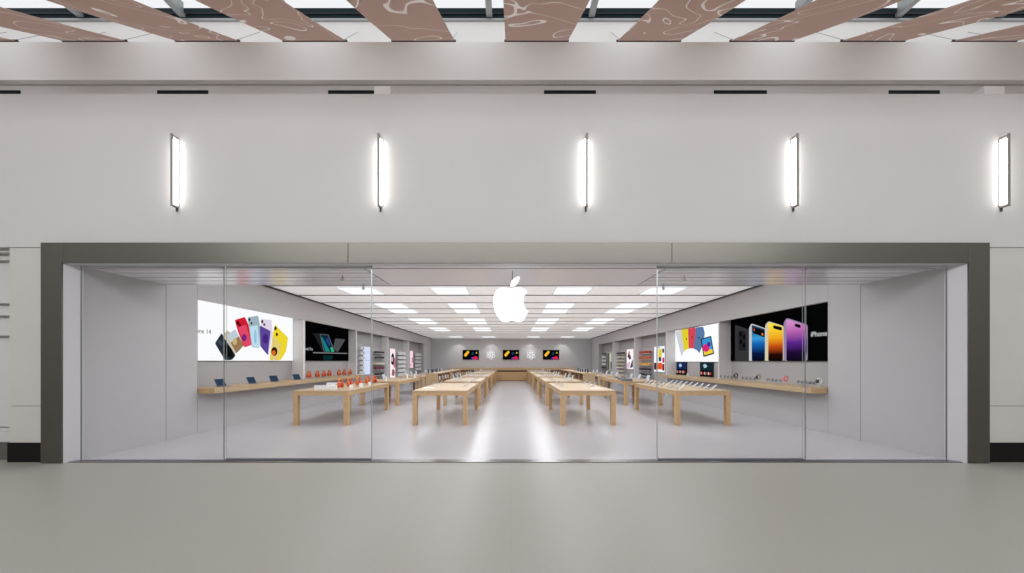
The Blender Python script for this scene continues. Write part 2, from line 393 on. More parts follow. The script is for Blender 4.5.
# ceiling (slightly falling to the back) with open strips for the lights
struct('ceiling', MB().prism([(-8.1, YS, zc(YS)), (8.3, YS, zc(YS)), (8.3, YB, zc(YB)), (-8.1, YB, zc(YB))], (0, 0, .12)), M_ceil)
RP = 1.6; R0 = 11.55
g = MB()
for k in range(-2, 15):
    y = R0+k*RP-.03
    if y < YS+.3 or y > YB-.2: continue
    g.box(XL+.03, XR-.03, y-.04, y+.04, zc(y)-.022, zc(y)+.02)
struct('trim_6', g, mat('ceiling joint', (150, 148, 150), .8))
# entrance soffit
struct('ceiling_soffit', MB().box(XL-.1, XR+.1, 6.56, YS, ZS, ZS+.06).box(XL-.1, XR+.1, YS-.08, YS, ZS+.06, 4.3), M_soffit)
g = MB()
for y in (6.68, 6.79, 7.02, 7.38, 7.72, 8.03):
    for a, b in ((XL+.02, -2.66), (2.80, XR-.02)): g.box(a, b, y-.010, y+.010, ZS-.003, ZS+.01)
for x in (-2.65, 2.79): g.box(x-.008, x+.008, 6.58, YS-.02, ZS-.004, ZS+.01)
g.box(-2.65, 2.79, 6.66, 6.69, ZS-.004, ZS+.01)
struct('trim_7', g, M_groove)
struct('ceiling_plenum', MB().box(-8.2, 8.3, 6.66, YB, 4.3, 4.4), M_white)

# ceiling lights
def clight():
    t = empty('ceiling_light', (0, 0, 0), 'x', 'ceiling light', 'square ceiling lights')
    m = MB()
    for a in ((-.60, .60, -.62, -.59), (-.60, .60, .59, .62), (-.60, -.57, -.59, .59), (.57, .60, -.59, .59)): m.box(*a, -.012, .0)
    m.build('frame', M_white_pl, t)
    MB().box(-.57, .57, -.59, .59, -.008, 0).build('diffuser', M_lamp, t)
    l = bpy.data.lights.new('panel_lamp', 'AREA'); l.shape = 'SQUARE'; l.size = 1.14; l.energy = 24; l.color = (.965, .985, 1)
    lo = bpy.data.objects.new('panel_lamp', l); COL.objects.link(lo); lo.parent = t; lo.location = (0, 0, -.02)
    return t
CL = Kind(clight())
coln = ['far left', 'inner left', 'inner right', 'far right']
rown = 0
for k in (-2, -1, 0, 2, 3, 5, 6, 8, 9, 13):  # first two rows unseen, added behind the soffit to brighten the front
    y = R0+k*RP+.77
    for c, x in enumerate((-4.97, -2.0, 2.02, 5.02)):
        CL.put((x, y, zc(y)-.016), 'white square luminous ceiling panel, %s column, %s row from the front' % (coln[c], ['first', 'second', 'third', 'fourth', 'fifth', 'sixth', 'seventh', 'eighth', 'ninth', 'last'][rown]))
    rown += 1
# wall washers over the back wall
for x, s_ in zip((-5.0, -1.9, 1.75, 4.9), ('far left', 'left of middle', 'right of middle', 'far right')):
    o = MB().cyl((0, 0, -.05), (0, 0, 0), .06).build('downlight', M_white_pl, None, loc=(x, YB-.75, zc(YB-.75)))
    tag(o, 'small round downlight over the back wall, '+s_, 'ceiling light', 'back wall downlights')
    l = bpy.data.lights.new('downlight_lamp', 'SPOT'); l.energy = 60; l.spot_size = math.radians(95); l.spot_blend = .6; l.shadow_soft_size = .05
    lo = bpy.data.objects.new('downlight_lamp', l); COL.objects.link(lo); lo.parent = o; lo.location = (0, 0, -.06); lo.rotation_euler = (math.radians(14), 0, 0)
# small sensors hanging at the entrance soffit
def sensor():
    t = empty('ceiling_sensor', (0, 0, 0), 'x', 'sensor', 'sensors hanging at the entrance')
    MB().cyl((0, 0, 0), (0, 0, -.05), .008).build('stem', M_steel, t)
    MB().cyl((0, 0, -.05), (0, 0, -.12), .022, .034).build('housing', M_white_pl, t, smooth=True)
    return t
SE = Kind(sensor())
for x, y, s_ in ((-3.28, 7.2, 'left one near the glass'), (-3.2, 8.02, 'left one at the rear edge'), (3.3, 8.02, 'right one at the rear edge'), (3.37, 7.2, 'right one near the glass')):
    SE.put((x, y, ZS-.004), 'tiny white sensor hanging from the entrance soffit, '+s_)

# ---------------------------------------------------------------- glass shop front
zt = ZS-.01; M_gedge = mat('glass edge', (158, 166, 168), .3)
gx = [XL+.01, X(224.3, YG), X(371.8, YG), X(657, YG), X(805, YG), XR-.01]
pan = [(0, 1, 'fixed clear glass panel at the far left of the shop front', False), (1, 2, 'clear glass door panel left of the open entrance', True),
       (3, 4, 'clear glass door panel right of the open entrance', True), (4, 5, 'fixed clear glass panel at the far right of the shop front', False)]
for a, b, lb, door in pan:
    yy = YG+(.035 if door else 0)
    x0, x1 = gx[a]+(.034 if a == 0 else .014), gx[b]-(.034 if b == 5 else .014)
    t = empty('glass_door' if door else 'shop_window', ((x0+x1)/2, yy, .012), lb, 'door' if door else 'window'); c = (x0+x1)/2
    MB().box(x0-c, x1-c, -.006, .006, .03, zt-.04).build('pane', M_glass, t)
    MB().box(x0-c, x1-c, -.015, .015, zt-.04, zt-.012).build('top_rail', M_silver, t)
    MB().box(x0-c, x1-c, -.02 if door else -.01, .02 if door else .01, 0, .024 if door else .014, .003).build('bottom_rail', M_grey_pl if door else M_silver, t)
    for ex in ((x0-c-.003, x0-c+.006), (x1-c-.006, x1-c+.003)):
        MB().box(ex[0]+.003, ex[1]-.003, -.004, .004, .03, zt-.05).build('edge_strip', M_gedge, t)
for x, s_, m_, wd in ((gx[1], 'left of the sliding door panel', M_steel, .003), (gx[2], 'left side of the open entrance', M_silver, .009), (gx[3], 'right side of the open entrance', M_silver, .009), (gx[4], 'right of the sliding door panel', M_steel, .003),
                (gx[0]+.02, 'against the left wall', M_steel, .008), (gx[5]-.02, 'against the right wall', M_steel, .008)):
    o = MB().box(x-wd, x+wd, YG-.006, YG+.006, .012, ZS, .001).build('glass_post', m_)
    tag(o, 'slim metal post of the glass front, '+s_, 'post')

# ---------------------------------------------------------------- hanging emblem
def smooth_closed(pts, sharp=(), n=5):
    out = []; L = len(pts)
    for i in range(L):
        p0, p1, p2, p3 = [Vector(pts[(i+k) % L]) for k in (-1, 0, 1, 2)]
        if i in sharp: p0 = p1-(p2-p1)*.3
        if (i+1) % L in sharp: p3 = p2+(p2-p1)*.3
        for j in range(n):
            t_ = j/n
            out.append(.5*((2*p1)+(p2-p0)*t_+(2*p0-5*p1+4*p2-p3)*t_*t_+(-p0+3*p1-3*p2+p3)*t_**3))
    return out
YE = 6.86
def ez(u, v): return ((480+u/8.43-CX)/F*YE, EYE+(CY-(262+v/8.43))/F*YE)
body = [(265, 224), (235, 222), (200, 215), (165, 224), (132, 255), (113, 305), (114, 365), (130, 425), (155, 470), (185, 500), (215, 507), (243, 500), (270, 496), (300, 500), (330, 507), (358, 496), (385, 462), (408, 412),
        (384, 392), (368, 360), (364, 322), (374, 284), (398, 255), (380, 235), (350, 219), (320, 216), (290, 222)]
leaf = [(258, 212), (259, 185), (272, 155), (300, 132), (332, 124), (330, 155), (315, 182), (290, 204)]
ex, ezz = ez(262, 300)
t = empty('hanging_emblem', (ex, YE, ezz), 'glowing white bitten-fruit emblem with a leaf, hanging at the middle of the entrance', 'sign')
M_logo = emit('lit emblem face', (1, 1, 1), 1.6, True)
for pts, sh, nm in ((body, (17, 22), 'fruit_body'), (leaf, (0, 4), 'fruit_leaf')):
    q = smooth_closed([ez(*p) for p in pts], sh)
    MB().prism([(p.x-ex, -.02, p.y-ezz) for p in q], (0, .008, 0)).build(nm, M_logo, t)
    MB().prism([(p.x-ex, -.012, p.y-ezz) for p in q], (0, .04, 0)).build(nm+'_case', M_white_pl, t)
lx, lz = ez(272, 150)
MB().cyl((lx-ex, 0, lz-ezz-.02), (lx-ex, 0, ZS-ezz), .006).build('hanging_rod', M_dark, t)
MB().cyl((0, .012, ez(262, 224)[1]-ezz-.01), (lx-ex, .012, lz-ezz), .004).build('link_rod', M_steel, t)

# ---------------------------------------------------------------- backlit graphics
def wallpt(side, px, py, off):
    XW = (XBL if side < 0 else XBR); XP = XW-side*off
    # measured on the face of the graphic; distance from the picture's vanishing point
    d = abs(px-CX); Y = abs(XP)*F/d
    return Vector((XP, Y, EYE+(CY-py)/d*abs(XP)))
def rounded(pts, r, n=4):
    out = []; L = len(pts)
    for i in range(L):
        a, b, c = pts[i-1], pts[i], pts[(i+1) % L]
        u = (a-b); v = (c-b); k = min(r, u.length*.45); k2 = min(r, v.length*.45)
        p, q = b+u.normalized()*k, b+v.normalized()*k2
        for j in range(n+1):
            s_ = j/n; out.append(p*(1-s_)**2+b*2*s_*(1-s_)+q*s_*s_)
    return out
class Graphic:
    def __init__(s, side, y0, y1, z0, z1, base, label, px0, py0, sc, name='lightbox_graphic'):
        s.side = side; s.px0, s.py0, s.sc = px0, py0, sc; s.n = 0
        XW = XBL if side < 0 else XBR; s.XW = XW; s.lay = 0; s.z0, s.z1 = z0, z1
        s.t = empty(name, (XW, (y0+y1)/2, z0), label, 'display'); s.o = Vector((XW, (y0+y1)/2, z0))
        d = -side
        x0, x1 = sorted((0, d*.045))
        MB().box(x0, x1, y0-s.o.y, y1-s.o.y, 0, z1-z0).build('frame', M_silver if base[0] > 100 else M_black, s.t)
        x0, x1 = sorted((d*.045, d*.049))
        MB().box(x0, x1, y0-s.o.y+.006, y1-s.o.y-.006, .006, z1-z0-.006).build('print', emit('print %d %d %d' % base, base, 1.1 if base[0] > 200 else 1.0), s.t)
        s.off = .05
    def poly(s, pts, col, r=.03, name='printed_shape', m=None):
        P = [wallpt(s.side, s.px0+u/s.sc, s.py0+v/s.sc, s.off) for u, v in pts]
        for p in P: p.z = min(max(p.z, s.z0+.008), s.z1-.008)
        if r: P = rounded(P, r)
        s.add(P, m or emit('ink %d %d %d' % col, col, 1.0), name)
    def add(s, P, m, name):
        mb = MB(); mb.prism([p-s.o for p in P], (-s.side*.0012, 0, 0)); mb.build(name, m, s.t); s.off += .0014
    def ell(s, u, v, ru, rv, col, name='printed_shape', rot=0):
        c, sn = math.cos(rot), math.sin(rot)
        s.poly([(u+ru*math.cos(a)*c-rv*math.sin(a)*sn, v+ru*math.cos(a)*sn+rv*math.sin(a)*c) for a in [k*math.pi/10 for k in range(20)]], col, 0, name)
    def text(s, body, Y, z, size, col, align):
        cu = bpy.data.curves.new('lettering', 'FONT'); cu.body = body; cu.size = size; cu.extrude = .0005; cu.align_x = align
        o = bpy.data.objects.new('lettering', cu); COL.objects.link(o); o.parent = s.t
        o.location = Vector((s.XW-s.side*(s.off+.002), Y, z))-s.o
        o.rotation_euler = (math.pi/2, 0, math.pi/2 if s.side < 0 else -math.pi/2)
        cu.offset = 0
        me = bpy.data.meshes.new_from_object(o); m = MB(); m.bm.from_mesh(me)
        n = m.build('lettering', emit('ink %d %d %d' % col, col, 1.0), s.t)
        n.location = o.location; n.rotation_euler = o.rotation_euler; bpy.data.objects.remove(o); return n

# left, white: six phones fanned
g = Graphic(-1, 8.97, 13.49, 1.755, 3.36, (243, 243, 244), 'large white lit graphic of a fan of coloured phones on the left wall', 195, 290, 7.162)
PH = 'printed_phone'
g.poly([(142, 382), (190, 308), (292, 470), (262, 502), (215, 503)], (38, 46, 54), .05, PH)
g.poly([(160, 370), (178, 352), (200, 385), (185, 402)], (62, 72, 84), .02, 'printed_camera')
g.ell(240, 440, 26, 50, (18, 18, 20), 'printed_watch', -.5)
g.poly([(203, 318), (232, 288), (352, 395), (285, 462)], (200, 190, 165), .05, PH)
g.poly([(228, 322), (288, 280), (350, 398), (294, 458)], (190, 205, 215), .04, 'printed_screen')
g.poly([(255, 378), (315, 330), (348, 398), (296, 452)], (150, 120, 82), .03, 'printed_picture')
g.ell(285, 370, 16, 24, (205, 175, 120), 'printed_picture')
g.poly([(284, 215), (358, 192), (384, 250), (411, 392), (352, 412), (308, 300)], (208, 28, 50), .06, PH)
g.poly([(308, 268), (364, 247), (408, 392), (352, 406)], (228, 72, 104), .04, 'printed_screen')
g.ell(352, 342, 18, 26, (120, 40, 120), 'printed_picture')
g.ell(307, 236, 11, 14, (60, 10, 20), 'printed_camera'); g.ell(322, 252, 8, 10, (60, 10, 20), 'printed_camera')
g.poly([(376, 195), (453, 184), (466, 260), (462, 415), (407, 410)], (158, 178, 190), .06, PH)
g.poly([(390, 264), (448, 251), (462, 410), (412, 405)], (190, 222, 238), .04, 'printed_screen')
g.ell(390, 212, 8, 11, (50, 60, 70), 'printed_camera'); g.ell(404, 238, 7, 10, (50, 60, 70), 'printed_camera')
g.ell(432, 335, 10, 50, (150, 195, 220), 'printed_picture')
g.poly([(470, 208), (548, 214), (556, 310), (525, 472), (480, 420)], (222, 212, 230), .06, PH)
g.poly([(464, 254), (541, 294), (522, 468), (467, 402)], (92, 68, 150), .04, 'printed_screen')
g.ell(505, 350, 20, 34, (70, 40, 125), 'printed_picture'); g.ell(482, 226, 8, 12, (60, 50, 70), 'printed_camera'); g.ell(496, 248, 7, 10, (60, 50, 70), 'printed_camera')
g.poly([(572, 246), (667, 342), (652, 440), (612, 503), (533, 503), (556, 320)], (240, 214, 50), .06, PH)
g.poly([(556, 322), (617, 396), (592, 503), (540, 503)], (225, 205, 120), .04, 'printed_screen')
g.ell(568, 440, 22, 32, (60, 25, 12), 'printed_picture'); g.ell(564, 450, 13, 18, (225, 110, 35), 'printed_picture')
g.ell(576, 275, 9, 14, (50, 45, 15), 'printed_camera'); g.ell(586, 318, 8, 13, (50, 45, 15), 'printed_camera')
g.text('iPhone 14', 9.76, 2.46, .17, (25, 25, 28), 'RIGHT')
# left, black: open laptops
g = Graphic(-1, 13.63, 18.11, 1.755, 3.36, (4, 4, 5), 'black lit graphic of two open laptops on the left wall', 295, 310, 9.543)
g.poly([(172, 222), (240, 224), (275, 395), (262, 392)], (30, 32, 36), .01, 'printed_laptop')
g.poly([(235, 228), (318, 234), (382, 400), (275, 398)], (88, 92, 96), .01, 'printed_laptop')
g.poly([(243, 236), (312, 240), (372, 398), (283, 396)], (10, 44, 62), .01, 'printed_screen')
g.poly([(250, 262), (262, 262), (335, 398), (292, 396)], (26, 128, 128), .01, 'printed_screen')
g.poly([(290, 290), (312, 262), (340, 330), (330, 345)], (40, 60, 130), .01, 'printed_screen')
g.poly([(338, 362), (352, 352), (372, 398), (348, 398)], (40, 190, 130), .01, 'printed_screen')
g.poly([(385, 272), (481, 280), (408, 402), (362, 366)], (78, 78, 82), .01, 'printed_laptop')
g.poly([(172, 402), (500, 411), (500, 418), (172, 412)], (128, 130, 134), 0, 'printed_base')
g.poly([(268, 432), (362, 434), (352, 484), (270, 484)], (8, 40, 42), .02, 'printed_reflection')
g.text('MacBook Pro', 14.82, 2.17, .17, (190, 190, 195), 'RIGHT')
# right, black: four tall phones
g = Graphic(1, 8.99, 13.65, 1.745, 3.30, (3, 3, 4), 'black lit graphic of four upright phones on the right wall', 725, 295, 7.1636)
zb, ztp = 1.75, 2.95
g.poly([(72, 212), (165, 246), (170, 480), (72, 480)], (52, 52, 54), .06, PH)
g.poly([(96, 248), (148, 262), (150, 400), (98, 396)], (34, 34, 36), .07, 'printed_camera')
for u, v in ((112, 280), (136, 300), (114, 335), (136, 360)): g.ell(u, v, 10, 18, (12, 12, 14), 'printed_camera')
g.poly([(172, 236), (190, 204), (292, 240), (290, 480), (172, 480)], (196, 200, 202), .05, PH)
g.poly([(192, 214), (286, 244), (286, 480), (192, 480)], None, .05, 'printed_screen', emit_grad('blue print', [(0, (2, 6, 16)), (.25, (6, 24, 66)), (.55, (22, 100, 178)), (.72, (60, 155, 215)), (1, (30, 60, 90))], 0, 1.05))
g.poly([(202, 232), (284, 252), (284, 305), (200, 272)], (12, 14, 18), .05, 'printed_banner'); g.ell(268, 282, 7, 10, (210, 110, 50), 'printed_dot'); g.ell(209, 250, 5, 9, (190, 80, 60), 'printed_dot')
g.poly([(289, 214), (312, 188), (420, 222), (420, 480), (289, 480)], (214, 202, 170), .05, PH)
g.poly([(312, 197), (415, 226), (415, 480), (310, 480)], None, .05, 'printed_screen', emit_grad('orange print', [(0, (6, 3, 4)), (.2, (40, 14, 10)), (.42, (196, 78, 20)), (.65, (244, 168, 34)), (1, (250, 224, 60))], 0, 1.1))
g.poly([(345, 216), (408, 230), (408, 256), (345, 240)], (6, 5, 5), .05, 'printed_cutout')
g.poly([(420, 200), (442, 164), (592, 212), (592, 480), (420, 480)], (150, 134, 168), .07, PH)
g.poly([(440, 174), (586, 220), (588, 400), (576, 480), (440, 480)], None, .06, 'printed_screen', emit_grad('purple print', [(0, (10, 6, 16)), (.22, (30, 14, 52)), (.45, (92, 40, 140)), (.68, (176, 92, 170)), (1, (226, 150, 206))], 0, 1.2))
g.poly([(500, 203), (542, 214), (542, 238), (500, 226)], (10, 5, 12), .05, 'printed_cutout')
g.text('iPhone 14 Pro', 9.97, 2.40, .19, (225, 225, 228), 'LEFT')
# right, white: tablets
g = Graphic(1, 13.72, 18.25, 1.715, 3.24, (245, 245, 246), 'white lit graphic of coloured tablet backs on the right wall', 660, 310, 7.6375)
g.poly([(118, 168), (166, 152), (190, 300), (165, 358)], (206, 208, 212), .03, 'printed_tablet')
g.poly([(164, 146), (218, 138), (226, 312), (186, 330)], (226, 208, 46), .03, 'printed_tablet')
g.poly([(214, 138), (272, 132), (268, 310), (220, 312)], (214, 70, 86), .03, 'printed_tablet')
g.poly([(274, 132), (330, 128), (342, 175), (335, 240), (302, 330), (256, 310)], (88, 122, 164), .05, 'printed_tablet')
ARC = [(238+74*math.cos(k*math.pi/10), 372+80*math.sin(k*math.pi/10)) for k in range(20)]
g.poly(ARC, None, 0, 'printed_arc', MC['print 245 245 246'])
g.ell(203, 222, 5, 8, (120, 105, 20), 'printed_mark'); g.ell(244, 208, 5, 8, (120, 30, 40), 'printed_mark'); g.ell(298, 212, 5, 8, (40, 55, 80), 'printed_mark')
g.poly([(310, 220), (391, 197), (414, 335), (332, 360)], (42, 46, 54), .05, 'printed_tablet')
g.poly([(320, 226), (385, 207), (404, 328), (338, 347)], (60, 150, 210), .02, 'printed_screen')
g.poly([(330, 300), (402, 300), (404, 328), (338, 347)], (236, 206, 60), .02, 'printed_screen')
g.ell(352, 290, 26, 30, (216, 40, 120), 'printed_disc'); g.ell(372, 262, 14, 18, (70, 50, 150), 'printed_disc')

# ---------------------------------------------------------------- ledges along the walls
def ledge(s, XW, XBk, y0, y1, lb):
    xf = XW-s*.40
    t = empty('wall_ledge', (XW, y0, .96), lb, 'shelf', 'wooden ledges')
    a, b = sorted((XBk-s*.002-XW, xf-XW))
    MB().box(a, b, .004, y1-y0, 0, .13, .004).build('board', M_wood, t)
    a, b = sorted((-s*.004, xf-XW+s*.004)); MB().box(a, b, 0, .004, .003, .127).build('end_face', M_wood2, t)
    return xf
ledge(-1, XL, XBL, 8.96, 18.6 if False else 18.11, 'long wooden ledge along the left wall under the two graphics')
ledge(1, XR, XBR, 8.98, 18.25, 'long wooden ledge along the right wall under the two graphics')
ZL = 1.09

# ---------------------------------------------------------------- display tables
TW, TL, TH = 1.49, 3.36, .95
def table():
    t = empty('display_table', (0, 0, 0), 'x', 'table', 'wooden display tables')
    MB().box(-TW/2, TW/2, 0, TL, TH-.06, TH, .006).build('tabletop', M_wood, t)
    m = MB(); a = .122
    m.box(-TW/2+a, TW/2-a, .0, .05, TH-.135, TH-.06); m.box(-TW/2+a, TW/2-a, TL-.05, TL, TH-.135, TH-.06)
    m.box(-TW/2, -TW/2+.05, a, TL-a, TH-.135, TH-.06); m.box(TW/2-.05, TW/2, a, TL-a, TH-.135, TH-.06); m.build('apron', M_wood2, t)
    for sx in (-1, 1):
        for y in (0, TL-a):
            x0, x1 = sorted((sx*TW/2, sx*(TW/2-a))); MB().box(x0, x1, y, y+a, 0, TH-.06, .004).build('leg', M_wood2, t)
    return t
TB = Kind(table())
TX = {'left outer': -5.17, 'left inner': -1.93, 'right inner': 2.10, 'right outer': 5.22}
TY = [10.04, 14.55, 19.05, 23.6, 28.1]
fr = ['front', 'second', 'third', 'fourth', 'rearmost']
for cn, x in TX.items():
    for k, y in enumerate(TY):
        TB.put((x, y, 0), 'light wooden display table, %s of the %s column' % (fr[k], cn))

# ---------------------------------------------------------------- low shelf units between the columns
def shelf_unit(): 
    t = empty('shelf_unit', (0, 0, 0), 'x', 'shelf unit', 'wooden shelf units')
    W, L, H = .62, 3.95, 1.12
    MB().box(-W/2, W/2, 0, L, H-.05, H, .004).build('top_board', M_wood, t)
    MB().box(-W/2, W/2, 0, .05, 0, H-.05).build('end_panel', M_wood, t); MB().box(-W/2, W/2, L-.05, L, 0, H-.05).build('end_panel', M_wood, t)
    for k in (1, 2): MB().box(-W/2, W/2, k*L/3-.02, k*L/3+.02, .06, H-.05).build('divider', M_wood, t)
    for z in (.03, .38, .74): MB().box(-W/2, W/2, .05, L-.05, z, z+.025).build('shelf_board', M_wood2, t)
    MB().box(-.01, .01, .05, L-.05, .055, H-.05).build('centre_panel', M_brown2, t)
    return t
M_brown2 = mat('dark brown panel', (120, 86, 56), .6)
SU = Kind(shelf_unit())
SUP = [(-4.08, 19.1, 'nearer one on the left'), (-4.08, 23.7, 'farther one on the left'), (4.03, 19.1, 'nearer one on the right'), (4.03, 23.7, 'farther one on the right')]
for x, y, s_ in SUP: SU.put((x, y, 0), 'low wooden shelf unit with open cubbies, '+s_)
def simple(name, cat, builder, m, smooth=False):
    o = builder.build(name, m, None, smooth); tag(o, 'x', cat); return Kind(o)
box_brown = simple('product_box', 'box', MB().box(-.09, .09, -.11, .11, 0, .2, .006), M_brown)
box_white = simple('product_box', 'box', MB().box(-.09, .09, -.11, .11, 0, .17, .006), M_white_pl)
for i, (x, y, s_) in enumerate(SUP):
    sd = 1 if x < 0 else -1
    for lv, z in enumerate((.405, .765)):
        for k in range(9):
            yy = y+.25+k*.43
            if min(abs(yy-y-3.95/3), abs(yy-y-3.95*2/3)) < .14: continue
            kd = box_white if (x < 0 and (k+lv) % 2 == 0) else box_brown
            kd.put((x+sd*.20, yy, z), '%s %s box in the %s cubbies of the %s shelf unit' % (ORD[k], 'white' if kd is box_white else 'brown', ['lower', 'upper'][lv], s_.replace(' one on the', '')), 0, 'boxes in the shelf units')

# ---------------------------------------------------------------- back counter
t = empty('back_counter', (0, 32.4, 0), 'long wooden service counter along the back wall', 'counter')
m = MB()
for k in range(19):
    a = -5.64+k*.6; m.box(a+.004, a+.596, 0, .04, .04, .80, .002)
m.build('front_panels', M_wood2, t)
MB().box(-5.62, 5.74, .04, .9, .04, .80).build('body', M_wood, t)
MB().box(-5.6, 5.7, .06, .85, 0, .04).build('plinth', M_dark, t)
MB().box(-5.6, 5.7, .10, .85, .80, .93).build('recess_strip', M_brown, t)  # dark brown painted in for the shadow under the countertop
MB().box(-5.64, 5.76, -.05, .95, .93, 1.04, .006).build('countertop', M_wood, t)
MB().box(-5.64, 5.76, 2.3, 2.85, 0, 1.12, .006).build('back_shelf', M_wood2, t)

# televisions on the back wall
for x, s_ in zip((470.8, 511, 551), ('left of three', 'middle of three', 'right of three')):
    xx = X(x, YB)
    t = empty('television', (xx, YB, 1.88), 'black wall television with a yellow capsule picture on the back wall, '+s_, 'television', 'televisions on the back wall')
    MB().box(-.78, .78, -.06, 0, 0, .93, .008).build('casing', M_black, t)
    s = MB().box(-.76, .76, -.064, -.06, .02, .91).build('screen', emit('tv black', (6, 6, 9), 1), t)
    def put(pts, col, d): 
        MB().prism([(a, -.064-d, b) for a, b in pts], (0, -.001, 0)).build('picture_shape', emit('ink %d %d %d' % col, col, 1.0), s)
    put([(-.64, .42), (-.52, .28), (-.42, .32), (-.14, .68), (-.16, .82), (-.30, .84), (-.62, .50)], (238, 184, 50), .001)
    put([(.1, .03), (.70, .03), (.66, .22), (.50, .34), (.30, .26), (.18, .2)], (214, 36, 86), .001)
    put([(0, .03), (.16, .03), (.22, .24), (.06, .2)], (70, 60, 190), .002)
    put([(.06, .5), (.26, .44), (.32, .66), (.14, .76)], (24, 60, 88), .001)
    put([(.48, .6), (.58, .56), (.62, .68), (.52, .74)], (214, 190, 60), .001)
# atom emblems between them
M_atom = emit('emblem rings with added glow', (246, 246, 248), 1.0)  # emission added so the white acrylic rings stand out
for x, s_ in ((490.8, 'left of the middle television'), (531, 'right of the middle television')):
    xx = X(x, YB); zz = Z(354.8, YB)
    t = empty('atom_emblem', (xx, YB-.01, zz), 'white atom emblem of looping rings on the back wall, '+s_, 'emblem', 'atom emblems')
    for k in range(3):
        a = k*math.pi/3+math.pi/6; pts = []
        for j in range(33):
            q = j/32*2*math.pi; u, v = math.cos(q)*.43, math.sin(q)*.17
            pts.append((u*math.cos(a)-v*math.sin(a), -.035, u*math.sin(a)+v*math.cos(a)))
        MB().tube(pts, .027, 6).build('ring', M_atom, t)
    MB().sph((0, -.035, 0), .07, .03, .07).build('nucleus', M_atom, t, True)

# ---------------------------------------------------------------- products
def phone(bodym, scr):
    t = empty('display_phone', (0, 0, 0), 'x', 'phone', 'phones on stands')
    R_ = Matrix.Translation((0, 0, .03)) @ Matrix.Rotation(math.radians(-38), 4, 'Y')
    MB().box(-.04, .04, -.03, .03, 0, .006).cyl((0, 0, .006), (.0, 0, .075), .006).build('stand', M_silver, t)
    MB().box(-.10, .11, -.042, .042, .04, .05, .006, R_).build('phone_body', bodym, t)
    MB().box(-.094, .104, -.038, .038, .0505, .0515, 0, R_).build('phone_screen', scr, t)
    return t
ph_l = Kind(phone(M_silver, M_screen2)); ph_d = Kind(phone(M_white_pl, mat('phone grey', (150, 152, 158), .3)))
# right outer front table: two long rows
for row, (dx, nm) in enumerate(((-.42, 'aisle-side'), (.46, 'wall-side'))):
    for k in range(9):
        (ph_l if (k % 3) else ph_d).put((TX['right outer']+dx, TY[0]+.3+k*.34, TH), 'upright tilted phone, %s in the %s row of the right outer front table' % (ORD[k], nm), 0, 'phones on stands')
def tablet():
    t = empty('tablet', (0, 0, 0), 'x', 'tablet', 'tablets')
    R_ = Matrix.Rotation(math.radians(-26), 4, 'X')
    MB().box(-.13, .13, -.17, .02, 0, .012, .003).build('keyboard', M_grey_pl, t)
    MB().box(-.14, .14, -.006, .006, 0.012, .215, .003, Matrix.Translation((0, .02, 0)) @ R_).build('tablet_body', M_navy, t)
    MB().box(-.128, .128, -.0075, -.006, .025, .203, 0, Matrix.Translation((0, .02, 0)) @ R_).build('tablet_screen', M_screen, t)
    MB().box(-.03, .03, .10, .112, 0, .10, .002, ).build('stand', M_silver, t)
    return t
TBL = Kind(tablet())
for k, y in enumerate((9.6, 10.75, 11.75, 13.0)):
    TBL.put((-7.48, y, ZL), 'dark tablet with keyboard open on the left ledge, %s one' % ORD[k], math.radians(84 if k < 2 else 72), 'tablets on the left ledge')
def headphones():
    t = empty('headphones', (0, 0, 0), 'x', 'headphones', 'orange headphones')
    MB().cyl((0, 0, 0), (0, 0, .012), .06).cyl((0, 0, .012), (0, 0, .2), .007).build('stand', M_silver, t, True)
    pts = [(math.cos(a)*.085, 0, .15+math.sin(a)*.125) for a in [k*math.pi/14 for k in range(15)]]
    MB().tube(pts, .024, 8).build('headband', M_orange, t, True)
    for sx in (-1, 1):
        c = MB().sph((sx*.066, 0, .115), .045, .062, .085).build('ear_cup', M_orange, t, True)
        MB().sph((sx*.034, 0, .115), .03, .05, .068).build('ear_pad', M_winered, c, True)
    return t
HP = Kind(headphones())
for k, y in enumerate((10.5, 11.1, 11.75, 12.5, 13.12)):
    HP.put((-4.84, y, TH), 'orange headphones on a stand, %s on the left outer front table' % ORD[k], math.radians(72), 'orange headphones')
for k, y in enumerate((13.7, 14.3, 14.8, 15.25, 16.1, 16.6, 17.2)):
    HP.put((-7.48, y, ZL), 'orange headphones on a stand, %s along the left ledge' % ORD[k], math.radians(85), 'orange headphones')
# white boxes on the same table
wb = simple('white_box', 'box', MB().box(-.045, .045, -.03, .03, 0, .115, .004), M_white_pl)
for k in range(6): wb.put((-5.42+k*.105, 10.30, TH), '%s white box from the left at the front of the left outer table' % (['first']+ORD[1:])[k], 0, 'white boxes')
for k in range(2): wb.put((-5.13+k*.13, 10.62, TH), 'small white upright box standing behind the front row, %s' % ['left one', 'right one'][k], 0, 'white boxes')
for k, y in enumerate((10.7, 11.4, 12.1)): wb.put((-4.62, y, TH), 'small white upright box beside the orange headphones, %s' % ORD[k], 0, 'white boxes')
riser = MB().box(-.2, .2, -.1, .1, 0, .16, .004).build('display_riser', mat('frosted acrylic', (222, 226, 232), .3), None, loc=(-5.22, 10.95, TH))
tag(riser, 'pale frosted riser block behind the white boxes', 'stand')

